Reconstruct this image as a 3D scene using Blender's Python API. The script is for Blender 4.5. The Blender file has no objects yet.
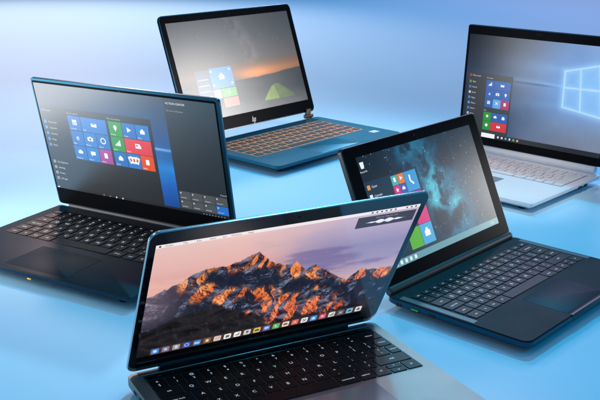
import bpy, math, random
import numpy as np
from math import sin, cos, pi, radians
from mathutils import Vector, Matrix

scene = bpy.context.scene
COL = scene.collection
random.seed(4)

# ------------------------------------------------------------------ camera
DECK = 0.018                                   # height of every keyboard deck above the table
cam_data = bpy.data.cameras.new("camera")
cam = bpy.data.objects.new("camera", cam_data); COL.objects.link(cam)
cam.location = (0, 0, 0.45085 + DECK)
cam.rotation_euler = (pi / 2 - 0.340603, 0, 0)
cam_data.sensor_width = 36.0
cam_data.lens = 36.0 * 915.70 / 600.0
cam_data.shift_x = 39.82 / 600.0
cam_data.shift_y = 38.05 / 600.0
cam_data.clip_start = 0.02
cam_data.clip_end = 200.0
scene.camera = cam

# ------------------------------------------------------------------ world, lamps, exposure
world = bpy.data.worlds.new("World"); scene.world = world
world.use_nodes = True
bg = world.node_tree.nodes["Background"]
bg.inputs[0].default_value = (0.02, 0.48, 1.0, 1)
bg.inputs[1].default_value = 0.29


def area_lamp(name, loc, target, size, power, color, size_y=None, spread=180):
    d = bpy.data.lights.new(name, 'AREA')
    d.shape = 'RECTANGLE'; d.size = size; d.size_y = size_y or size
    d.energy = power; d.color = color; d.spread = radians(spread)
    o = bpy.data.objects.new(name, d); COL.objects.link(o)
    o.location = loc
    o.rotation_euler = (Vector(target) - Vector(loc)).to_track_quat('-Z', 'Y').to_euler()
    return o


def spot_lamp(name, loc, target, angle, blend, power, color, radius):
    d = bpy.data.lights.new(name, 'SPOT')
    d.energy = power; d.color = color; d.shadow_soft_size = radius
    d.spot_size = radians(angle); d.spot_blend = blend
    o = bpy.data.objects.new(name, d); COL.objects.link(o)
    o.location = loc
    o.rotation_euler = (Vector(target) - Vector(loc)).to_track_quat('-Z', 'Y').to_euler()
    return o


spot_lamp("white_key_spot", (1.15, 4.85, 2.62), (-0.66, 1.42, 0), 29, 1.0, 360, (0.56, 0.82, 1.0), 0.10)
spot_lamp("cyan_key_spot", (0.75, 3.2, 2.9), (0.42, 0.98, 0), 46, 1.0, 215, (0.0, 0.64, 1.0), 0.10)
spot_lamp("lavender_spot", (2.6, 7.2, 3.0), (1.7, 4.9, 0), 72, 1.0, 300, (0.95, 0.66, 1.0), 0.5)
spot_lamp("center_cyan_spot", (0.6, 6.2, 4.0), (0.45, 3.9, 0), 62, 1.0, 240, (0.10, 0.62, 1.0), 0.4)
spot_lamp("back_left_spot", (-1.6, 6.8, 3.8), (-1.10, 3.85, 0), 50, 1.0, 1330, (1.0, 0.71, 0.66), 0.4)
spot_lamp("left_fill_spot", (-2.0, 1.7, 2.0), (-0.46, 1.40, 0), 44, 1.0, 40, (1.0, 0.74, 0.78), 0.6)  # unseen fill added to lift and warm the shade at the left
spot_lamp("front_left_spot", (-1.2, 0.0, 1.8), (-0.24, 0.90, 0), 36, 1.0, 14, (0.2, 1.0, 0.85), 0.4)
spot_lamp("front_right_spot", (1.3, 0.2, 1.6), (0.40, 0.85, 0), 30, 1.0, 22, (0.0, 0.60, 1.0), 0.3)
spot_lamp("silver_deck_fill", (0.25, 0.85, 1.35), (0.44, 1.60, 0), 15, 0.7, 58, (1.0, 0.78, 0.66), 0.06)  # unseen narrow lamp added to whiten the silver deck
spot_lamp("grey_deck_fill", (-0.15, 0.05, 1.05), (0.19, 0.76, 0), 13, 1.0, 19, (1.0, 0.38, 0.22), 0.05)  # unseen reddish lamp added to pull the front deck towards neutral grey
area_lamp("rim_fill_overhead", (0.70, 1.42, 1.95), (0.05, 0.85, 0.18), 1.05, 0.45, (1.0, 0.86, 0.86), 0.40, 48)  # unseen panel added to brighten the front lid's top rim
area_lamp("haze_fill_low_left", (-0.62, 1.30, 0.13), (-0.2, 1.34, 0.10), 0.36, 0.95, (0.96, 0.98, 1.0), 0.25, 100)  # out-of-view panel added to lay a pale haze on the left screen
area_lamp("haze_fill_far_right", (0.80, 1.86, 0.36), (-0.10, 1.95, 0.10), 0.22, 0.84, (1.0, 0.98, 0.96), 0.34, 70)  # out-of-view panel added for the haze across the back screen
area_lamp("haze_fill_right", (0.93, 1.53, 0.14), (0.30, 1.29, 0.12), 0.18, 0.14, (1.0, 0.97, 0.95), 0.20, 60)  # small unseen panel added to haze the right laptop's screen

scene.view_settings.view_transform = 'Standard'
scene.view_settings.look = 'None'
scene.view_settings.exposure = 0.0
scene.view_settings.gamma = 1.0

# ------------------------------------------------------------------ colour helpers
def lin(c):
    c = np.asarray(c, float)
    return np.where(c <= 0.04045, c / 12.92, ((c + 0.055) / 1.055) ** 2.4)


def s8(r, g, b):
    return tuple(float(x) for x in lin(np.array([r, g, b]) / 255.0))


# ------------------------------------------------------------------ materials
MATS = {}


def material(name, color, metallic=0.0, rough=0.5, ior=1.5, noise=0.0, nscale=400.0, aniso=None,
             rough_noise=0.0, coat=0.0, emit=None, bump=0.0):
    if name in MATS:
        return MATS[name]
    m = bpy.data.materials.new(name); m.use_nodes = True
    nt = m.node_tree; p = nt.nodes["Principled BSDF"]
    p.inputs["Base Color"].default_value = (*color, 1)
    p.inputs["Metallic"].default_value = metallic
    p.inputs["Roughness"].default_value = rough
    p.inputs["IOR"].default_value = ior
    p.inputs["Coat Weight"].default_value = coat
    p.inputs["Coat Roughness"].default_value = 0.08
    if emit:
        p.inputs["Emission Color"].default_value = (*emit[0], 1)
        p.inputs["Emission Strength"].default_value = emit[1]
    if noise or rough_noise or bump:
        tc = nt.nodes.new("ShaderNodeTexCoord")
        mp = nt.nodes.new("ShaderNodeMapping")
        if aniso:
            mp.inputs["Scale"].default_value = aniso
        n = nt.nodes.new("ShaderNodeTexNoise"); n.inputs["Scale"].default_value = nscale
        n.inputs["Detail"].default_value = 4.0
        nt.links.new(tc.outputs["Object"], mp.inputs[0]); nt.links.new(mp.outputs[0], n.inputs["Vector"])
        if noise:
            mr = nt.nodes.new("ShaderNodeMapRange")
            mr.inputs["To Min"].default_value = 1 - noise; mr.inputs["To Max"].default_value = 1 + noise
            mr.inputs["From Min"].default_value = 0.3; mr.inputs["From Max"].default_value = 0.7
            mx = nt.nodes.new("ShaderNodeVectorMath"); mx.operation = 'SCALE'
            mx.inputs[0].default_value = color
            nt.links.new(n.outputs[0], mr.inputs[0]); nt.links.new(mr.outputs[0], mx.inputs["Scale"])
            nt.links.new(mx.outputs[0], p.inputs["Base Color"])
        if rough_noise:
            mr = nt.nodes.new("ShaderNodeMapRange")
            mr.inputs["To Min"].default_value = rough - rough_noise; mr.inputs["To Max"].default_value = rough + rough_noise
            mr.inputs["From Min"].default_value = 0.3; mr.inputs["From Max"].default_value = 0.7
            nt.links.new(n.outputs[0], mr.inputs[0]); nt.links.new(mr.outputs[0], p.inputs["Roughness"])
        if bump:
            b = nt.nodes.new("ShaderNodeBump"); b.inputs["Strength"].default_value = bump
            b.inputs["Distance"].default_value = 0.0002
            nt.links.new(n.outputs[0], b.inputs["Height"]); nt.links.new(b.outputs[0], p.inputs["Normal"])
    MATS[name] = m
    return m


def smudge(m, scale=9.0, amount=0.10):
    """large soft finger-grease patches in a material's gloss"""
    nt = m.node_tree; p = nt.nodes["Principled BSDF"]
    tc = nt.nodes.new("ShaderNodeTexCoord")
    n = nt.nodes.new("ShaderNodeTexNoise"); n.inputs["Scale"].default_value = scale; n.inputs["Detail"].default_value = 7.0
    n.inputs["Roughness"].default_value = 0.65
    nt.links.new(tc.outputs["Object"], n.inputs["Vector"])
    mr = nt.nodes.new("ShaderNodeMapRange"); r = p.inputs["Roughness"].default_value
    mr.inputs["From Min"].default_value = 0.35; mr.inputs["From Max"].default_value = 0.65
    mr.inputs["To Min"].default_value = max(r - amount, .03); mr.inputs["To Max"].default_value = r + amount
    nt.links.new(n.outputs[0], mr.inputs[0]); nt.links.new(mr.outputs[0], p.inputs["Roughness"])


def screen_material(name, rough, ior, gain=1.0):
    m = bpy.data.materials.new(name); m.use_nodes = True
    nt = m.node_tree; p = nt.nodes["Principled BSDF"]
    p.inputs["Base Color"].default_value = (0.004, 0.004, 0.005, 1)
    p.inputs["Roughness"].default_value = rough
    p.inputs["IOR"].default_value = ior
    a = nt.nodes.new("ShaderNodeAttribute"); a.attribute_name = "picture"
    nt.links.new(a.outputs["Color"], p.inputs["Emission Color"])
    p.inputs["Emission Strength"].default_value = gain
    return m


GREY_ALU = material("space_grey_aluminium", (0.25, 0.205, 0.19), 0.40, 0.40, noise=0.04, nscale=900, rough_noise=0.03)
ALU_EDGE = material("polished_grey_edge", (0.78, 0.70, 0.67), 0.9, 0.20)
BLACK_GLASS = material("black_glass", (0.006, 0.006, 0.007), 0, 0.09, ior=1.5)
BLACK_MATT_GLASS = material("black_bezel", (0.005, 0.005, 0.006), 0, 0.30, ior=1.10)
BLACK_KEY = material("black_key_plastic", (0.009, 0.009, 0.010), 0, 0.45, ior=1.27, rough_noise=0.05, nscale=2500)
BLACK_PLASTIC = material("black_plastic", (0.014, 0.014, 0.016), 0, 0.45, noise=0.1, nscale=1500)
RUBBER = material("black_rubber", (0.012, 0.012, 0.012), 0, 0.8)
LEGEND = material("white_legend", (0.72, 0.74, 0.76), 0, 0.6)
LEGEND_LIT = material("backlit_legend", (0.8, 0.82, 0.85), 0, 0.6, emit=((0.9, 0.95, 1.0), 0.42))
LEGEND_GREY = material("grey_legend", (0.16, 0.165, 0.17), 0, 0.6)
LEGEND_COPPER = material("copper_legend", (0.78, 0.45, 0.32), 0.4, 0.5)
TEAL_BLACK = material("dark_teal_black_alloy", (0.007, 0.014, 0.020), 0.15, 0.42, ior=1.3, noise=0.06, nscale=1200, rough_noise=0.04)
BLUE_LIT_EDGE = material("blue_lit_edge", (0.010, 0.075, 0.12), 0.8, 0.32)  # blue light reflected in the rims, painted into their colour
TEAL = material("teal_blue_metal", (0.001, 0.135, 0.205), 0.35, 0.38, noise=0.05, nscale=800, rough_noise=0.04)
TEAL_DARK = material("dark_teal_metal", (0.004, 0.035, 0.07), 0.7, 0.32)
COPPER_GLOW = material("copper_glow_plate", (0.80, 0.23, 0.085), 0.15, 0.5)  # orange light bleeding between the keys, put into this colour
BRONZE_KEY = material("bronze_black_key", (0.10, 0.045, 0.028), 0.3, 0.40)
SILVER = material("silver_magnesium", (0.80, 0.81, 0.83), 0.10, 0.45, noise=0.03, nscale=900)
SILVER_KEY = material("silver_key", (0.76, 0.77, 0.79), 0.05, 0.5)
GREY_PAD = material("grey_touchpad", (0.34, 0.35, 0.38), 0.2, 0.32)
DARK_STEEL = material("dark_steel", (0.10, 0.10, 0.11), 0.9, 0.35)
CHARCOAL = material("charcoal_soft_touch", (0.006, 0.010, 0.015), 0.0, 0.60, ior=1.26, noise=0.12, nscale=1800, bump=0.08)
GRILLE = material("grey_speaker_mesh", (0.12, 0.115, 0.12), 0.5, 0.5, noise=0.5, nscale=2600)
NAVY_PAD = material("navy_touchpad", (0.002, 0.008, 0.022), 0.0, 0.5, ior=1.26)
GREEN = material("green_port_tongue", (0.05, 0.55, 0.05), 0, 0.4)
AMBER = material("amber_indicator", (0.8, 0.35, 0.03), 0, 0.4, emit=((1.0, 0.45, 0.05), 0.6))
for _m in (TEAL_BLACK, CHARCOAL, GREY_ALU, NAVY_PAD, TEAL):
    smudge(_m, 14.0, 0.025)
STICKER = material("white_sticker", (0.80, 0.86, 0.90), 0, 0.35)
LENS_RED = material("red_camera_lens", (0.25, 0.01, 0.01), 0, 0.15)
LENS = material("camera_lens", (0.012, 0.014, 0.02), 0, 0.4, ior=1.3)
CHROME = material("dull_chrome", (0.20, 0.20, 0.21), 0.8, 0.35)


# ------------------------------------------------------------------ mesh builder
def rrect(x0, x1, y0, y1, r, n=6):
    r = min(r, (x1 - x0) / 2 - 1e-5, (y1 - y0) / 2 - 1e-5)
    if n == 0:
        return [(x1, y1), (x0, y1), (x0, y0), (x1, y0)]
    pts = []
    for cx, cy, a0 in ((x1 - r, y1 - r, 0), (x0 + r, y1 - r, 90), (x0 + r, y0 + r, 180), (x1 - r, y0 + r, 270)):
        for k in range(n + 1):
            a = radians(a0 + 90 * k / n)
            pts.append((cx + r * cos(a), cy + r * sin(a)))
    return pts


class MB:
    def __init__(self):
        self.v = []; self.f = []; self.m = []; self.mats = []; self.c = []; self.color = (0, 0, 0)

    def mi(self, mat):
        if mat not in self.mats:
            self.mats.append(mat)
        return self.mats.index(mat)

    def add(self, vs, fs, mat):
        o = len(self.v); i = self.mi(mat)
        self.v += [tuple(p) for p in vs]; self.c += [self.color] * len(vs)
        self.f += [tuple(o + k for k in q) for q in fs]; self.m += [i] * len(fs)

    def slab(self, x0, x1, y0, y1, r, profile, mat, top=None, n=6):
        """rounded slab: profile = [(inset, z)...] bottom to top"""
        rings = [rrect(x0 + i, x1 - i, y0 + i, y1 - i, max(r - i, 2e-5), n) for i, z in profile]
        k = len(rings[0]); vs = []
        for ring, (i, z) in zip(rings, profile):
            vs += [(x, y, z) for x, y in ring]
        fs = []
        for a in range(len(rings) - 1):
            for j in range(k):
                j2 = (j + 1) % k
                fs.append((a * k + j, a * k + j2, (a + 1) * k + j2, (a + 1) * k + j))
        fs.append(tuple(range(k - 1, -1, -1)))
        self.add(vs, fs, mat)
        b = (len(rings) - 1) * k
        o = len(self.v) - len(vs)
        self.f.append(tuple(o + b + j for j in range(k))); self.m.append(self.mi(top or mat))

    def box(self, x0, x1, y0, y1, z0, z1, mat, bev=0.0):
        if bev:
            self.slab(x0, x1, y0, y1, bev, [(bev, z0), (0, z0 + bev), (0, z1 - bev), (bev, z1)], mat, n=3)
        else:
            self.slab(x0, x1, y0, y1, 0, [(0, z0), (0, z1)], mat, n=0)

    def cyl(self, p0, p1, r, mat, n=20, bev=0.0):
        p0 = Vector(p0); p1 = Vector(p1); d = (p1 - p0); L = d.length; q = d.to_track_quat('Z', 'Y').to_matrix()
        prof = [(r, 0), (r, L)] if not bev else [(r - bev, 0), (r, bev), (r, L - bev), (r - bev, L)]
        vs = []
        for rr, z in prof:
            for k in range(n):
                a = 2 * pi * k / n
                vs.append(p0 + q @ Vector((rr * cos(a), rr * sin(a), z)))
        fs = []
        for a in range(len(prof) - 1):
            for k in range(n):
                k2 = (k + 1) % n
                fs.append((a * n + k, a * n + k2, (a + 1) * n + k2, (a + 1) * n + k))
        fs.append(tuple(range(n - 1, -1, -1))); fs.append(tuple((len(prof) - 1) * n + k for k in range(n)))
        self.add(vs, fs, mat)

    def text(self, s, x, y, z, h, mat, align='C', shear=0.0):
        vs, fs, w, hh = glyphs(s)
        k = h / 0.7
        ox = {'C': -w / 2, 'L': 0, 'R': -w}[align]
        self.add([(x + (vx + ox + shear * vy) * k, y + vy * k - h / 2, z) for vx, vy in vs], fs, mat)

    def rect(self, x0, x1, y0, y1, z, mat):
        self.add([(x0, y0, z), (x1, y0, z), (x1, y1, z), (x0, y1, z)], [(0, 1, 2, 3)], mat)

    def poly(self, pts, z, mat):
        self.add([(x, y, z) for x, y in pts], [tuple(range(len(pts)))], mat)

    def disc(self, x, y, r, z, mat, n=16, ry=None):
        self.poly([(x + r * cos(2 * pi * k / n), y + (ry or r) * sin(2 * pi * k / n)) for k in range(n)], z, mat)

    def mesh(self, name, smooth=True):
        me = bpy.data.meshes.new(name)
        me.from_pydata(self.v, [], self.f)
        for mt in self.mats:
            me.materials.append(mt)
        me.polygons.foreach_set("material_index", self.m)
        if smooth:
            me.polygons.foreach_set("use_smooth", [True] * len(self.f))
            me.set_sharp_from_angle(angle=radians(32))
        me.update()
        return me

    def obj(self, name, parent=None, label=None, loc=None, smooth=True):
        o = bpy.data.objects.new(name, self.mesh(name, smooth)); COL.objects.link(o)
        if parent:
            o.parent = parent
        if loc:
            o.location = loc
        if label:
            o["label"] = label
        return o


GL = {}


def glyphs(s):
    if s in GL:
        return GL[s]
    cu = bpy.data.curves.new("lettering", 'FONT'); cu.body = s; cu.size = 1.0; cu.resolution_u = 3
    ob = bpy.data.objects.new("lettering", cu)
    tmp = bpy.data.scenes.new("lettering") if "lettering" not in bpy.data.scenes else bpy.data.scenes["lettering"]
    tmp.collection.objects.link(ob)
    vl = tmp.view_layers[0]; vl.update()
    dg = vl.depsgraph; dg.update()
    me = bpy.data.meshes.new_from_object(ob.evaluated_get(dg))
    vs = [(v.co.x, v.co.y) for v in me.vertices]; fs = [tuple(p.vertices) for p in me.polygons]
    w = max([v[0] for v in vs], default=0); hh = max([v[1] for v in vs], default=0)
    tmp.collection.objects.unlink(ob); bpy.data.objects.remove(ob); bpy.data.curves.remove(cu); bpy.data.meshes.remove(me)
    GL[s] = (vs, fs, w, hh)
    return GL[s]


# ------------------------------------------------------------------ numpy noise for the pictures shown on the screens
def vnoise(x, y, seed):
    xi = np.floor(x).astype(np.int64); yi = np.floor(y).astype(np.int64)
    fx = x - xi; fy = y - yi
    fx = fx * fx * fx * (fx * (fx * 6 - 15) + 10); fy = fy * fy * fy * (fy * (fy * 6 - 15) + 10)

    def h(a, b):
        n = (a * 374761393 + b * 668265263 + seed * 1442695041) & 0xffffffff
        n = ((n ^ (n >> 13)) * 1274126177) & 0xffffffff
        return ((n ^ (n >> 16)) & 0xffff) / 65535.0
    return (h(xi, yi) * (1 - fx) + h(xi + 1, yi) * fx) * (1 - fy) + (h(xi, yi + 1) * (1 - fx) + h(xi + 1, yi + 1) * fx) * fy


def fbm(x, y, seed, octs=5, ridged=False, gain=0.5):
    s = 0; a = 1; t = 0
    for o in range(octs):
        n = vnoise(x * 2 ** o + 17.3 * o, y * 2 ** o - 9.1 * o, seed + o)
        if ridged:
            n = 1 - np.abs(2 * n - 1)
        s = s + a * n; t += a; a *= gain
    return s / t


def sstep(a, b, x):
    t = np.clip((x - a) / (b - a), 0, 1)
    return t * t * (3 - 2 * t)


def mix(a, b, t):
    t = np.asarray(t)[..., None]
    return np.asarray(a, float) * (1 - t) + np.asarray(b, float) * t


def ramp(x, stops):
    xs = [s[0] for s in stops]
    return np.stack([np.interp(x, xs, [s[1][k] for s in stops]) for k in range(3)], -1)


class Screen(MB):
    """one screen = one mesh: a fine grid coloured by a picture function plus flat interface shapes"""
    def __init__(self, rect, nx, ny, func, mat):
        super().__init__()
        self.rectv = rect; self.mat = mat; self.nx, self.ny = nx, ny
        x0, x1, y0, y1 = rect
        X, Y = np.meshgrid(np.linspace(x0, x1, nx), np.linspace(y0, y1, ny))
        self.grid_rgb = lin(np.clip(func(X, Y), 0, 1))
        self.X, self.Y = X, Y

    def C(self, r, g, b):
        self.color = s8(r, g, b); return self

    def R(self, x0, x1, y0, y1, rgb, layer=1):
        self.color = s8(*rgb); self.rect(x0, x1, y0, y1, layer * 6e-5, self.mat)

    def T(self, s, x, y, h, rgb, layer=3, align='L'):
        self.color = s8(*rgb); self.text(s, x, y, layer * 6e-5, h, self.mat, align)

    def build(self, name, parent, label=None):
        nx, ny = self.nx, self.ny
        n0 = nx * ny
        gv = np.stack([self.X, self.Y, np.zeros_like(self.X)], -1).reshape(-1, 3)
        i = np.arange(n0).reshape(ny, nx)
        q = np.stack([i[:-1, :-1], i[:-1, 1:], i[1:, 1:], i[1:, :-1]], -1).reshape(-1, 4)
        verts = np.concatenate([gv, np.array(self.v, float).reshape(-1, 3)])
        sizes = np.concatenate([np.full(len(q), 4), np.array([len(f) for f in self.f], int)]).astype(np.int32)
        loops = np.concatenate([q.ravel(), np.array([k + n0 for f in self.f for k in f], int)]).astype(np.int32)
        me = bpy.data.meshes.new(name)
        me.vertices.add(len(verts)); me.vertices.foreach_set("co", verts.ravel())
        me.loops.add(len(loops)); me.loops.foreach_set("vertex_index", loops)
        me.polygons.add(len(sizes))
        me.polygons.foreach_set("loop_start", np.concatenate([[0], np.cumsum(sizes)[:-1]]).astype(np.int32))
        me.update(calc_edges=True); me.validate()
        me.materials.append(self.mat)
        ca = me.color_attributes.new("picture", 'FLOAT_COLOR', 'POINT')
        rgb = np.concatenate([self.grid_rgb.reshape(-1, 3), np.array(self.c, float).reshape(-1, 3)])
        ca.data.foreach_set("color", np.concatenate([rgb, np.ones((len(rgb), 1))], 1).ravel())
        o = bpy.data.objects.new(name, me); COL.objects.link(o); o.parent = parent
        if label:
            o["label"] = label
        return o


# ------------------------------------------------------------------ the table
def build_table():
    bm_v = [(-14, -6, 0), (14, -6, 0), (14, 24, 0), (-14, 24, 0)]
    me = bpy.data.meshes.new("tabletop"); me.from_pydata(bm_v, [], [(0, 1, 2, 3)])
    m = material("pale_blue_paper", (0.46, 0.74, 0.90), 0, 0.55, ior=1.4, noise=0.012, nscale=900.0)
    me.materials.append(m)
    o = bpy.data.objects.new("tabletop", me); COL.objects.link(o)
    o["kind"] = "structure"


build_table()

# ------------------------------------------------------------------ laptop scaffolding
GROUP = "open laptops on the blue tabletop"


def laptop(x, y, yaw, label):
    o = bpy.data.objects.new("laptop", None); COL.objects.link(o)
    o.location = (x, y, 0); o.rotation_euler = (0, 0, yaw)
    o.empty_display_size = 0.05
    o["label"] = label; o["category"] = "laptop"; o["group"] = GROUP
    return o


def lid_of(root, mb, th):
    """lid mesh in lid space: x along the hinge, y up the lid, z out of the glass"""
    lid = mb.obj("lid", root)
    lid.location = (0, 0, DECK); lid.rotation_euler = (pi - th, 0, 0)
    return lid


def feet(root, W, D, z1):
    for sx in (-1, 1):
        for v in (0.03, D - 0.025):
            m = MB(); m.cyl((0, 0, 0), (0, 0, z1), 0.007, RUBBER, 16, 0.0008)
            m.obj("rubber_foot", root, loc=(sx * (W / 2 - 0.03), -v, 0))


def make_key(base, u, v, w, h, legends, key_mat, leg_mat, hz=0.0012, r=0.0012, z0=None, font=0.0042):
    """u,v = centre on the deck (v measured from the hinge towards the user)"""
    m = MB()
    m.slab(-w / 2, w / 2, -h / 2, h / 2, r, [(0, 0), (0, hz - 0.0003), (0.0003, hz)], key_mat, n=3)
    for s, px, py, k, al in legends:
        m.text(s, px * w, py * h, hz + 3e-5, font * k, leg_mat, al)
    o = m.obj("key", base)
    o.location = (u, -v, DECK if z0 is None else z0)
    return o


ROW_NUM = [("§", "±"), ("1", "!"), ("2", "@"), ("3", "£"), ("4", "$"), ("5", "%"), ("6", "^"), ("7", "&"), ("8", "*"), ("9", "("), ("0", ")"), ("-", "_"), ("=", "+")]


def letters(base, rows, u0, v0, pu, pv, gap, key_mat, leg_mat, hz=0.0012, r=0.0012, z0=None, font=0.0042):
    """rows: list of (height factor, [(width factor, legend or (main, shifted) or None, style)])"""
    v = v0
    for hf, row in rows:
        u = u0
        for wf, leg in row:
            w = wf * pu - gap; h = hf * pv - gap
            L = []
            if isinstance(leg, tuple) and len(leg) == 2 and leg[0] != 'half':
                L = [(leg[0], 0, -0.2, 0.85, 'C'), (leg[1], 0, 0.24, 0.85, 'C')]
            elif isinstance(leg, str):
                if len(leg) == 1:
                    L = [(leg, 0, 0, 1.0, 'C')]
                else:
                    L = [(leg, 0, 0, 0.62, 'C')]
            if isinstance(leg, tuple) and leg[0] == 'half':
                hh = h / 2 - gap / 4
                make_key(base, u + wf * pu / 2, v + hf * pv / 2 - h / 4 - gap / 8, w, hh, [(leg[1], 0, 0, 0.7, 'C')], key_mat, leg_mat, hz, r, z0, font)
                make_key(base, u + wf * pu / 2, v + hf * pv / 2 + h / 4 + gap / 8, w, hh, [(leg[2], 0, 0, 0.7, 'C')], key_mat, leg_mat, hz, r, z0, font)
            elif leg != 'skip':
                make_key(base, u + wf * pu / 2, v + hf * pv / 2, w, h, L, key_mat, leg_mat, hz, r, z0, font)
            u += wf * pu
        v += hf * pv


def pc_rows(fn_h=1.0):
    return [
        (fn_h, [(1, "esc")] + [(1, "f%d" % k) for k in range(1, 13)] + [(1, "ins"), (1, "del")]),
        (1, [(1, ("`", "¬")), (1, ("1", "!")), (1, ("2", '"')), (1, ("3", "£")), (1, ("4", "$")), (1, ("5", "%")), (1, ("6", "^")), (1, ("7", "&")), (1, ("8", "*")), (1, ("9", "(")), (1, ("0", ")")), (1, ("-", "_")), (1, ("=", "+")), (2, "backspace")]),
        (1, [(1.5, "tab")] + [(1, c) for c in "QWERTYUIOP"] + [(1, ("[", "{")), (1, ("]", "}")), (1.5, "enter")]),
        (1, [(1.75, "caps lock")] + [(1, c) for c in "ASDFGHJKL"] + [(1, (";", ":")), (1, ("'", "@")), (1, ("#", "~")), (1.25, "enter")]),
        (1, [(1.25, "shift"), (1, ("\\", "|"))] + [(1, c) for c in "ZXCVBNM"] + [(1, (",", "<")), (1, (".", ">")), (1, ("/", "?")), (2.75, "shift")]),
        (1, [(1.25, "ctrl"), (1, "fn"), (1, "win"), (1.25, "alt"), (5.25, None), (1.25, "alt gr"), (1, "ctrl"), (1, "<"), (1, ('half', "^", "v")), (1, ">")]),
    ]


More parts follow.
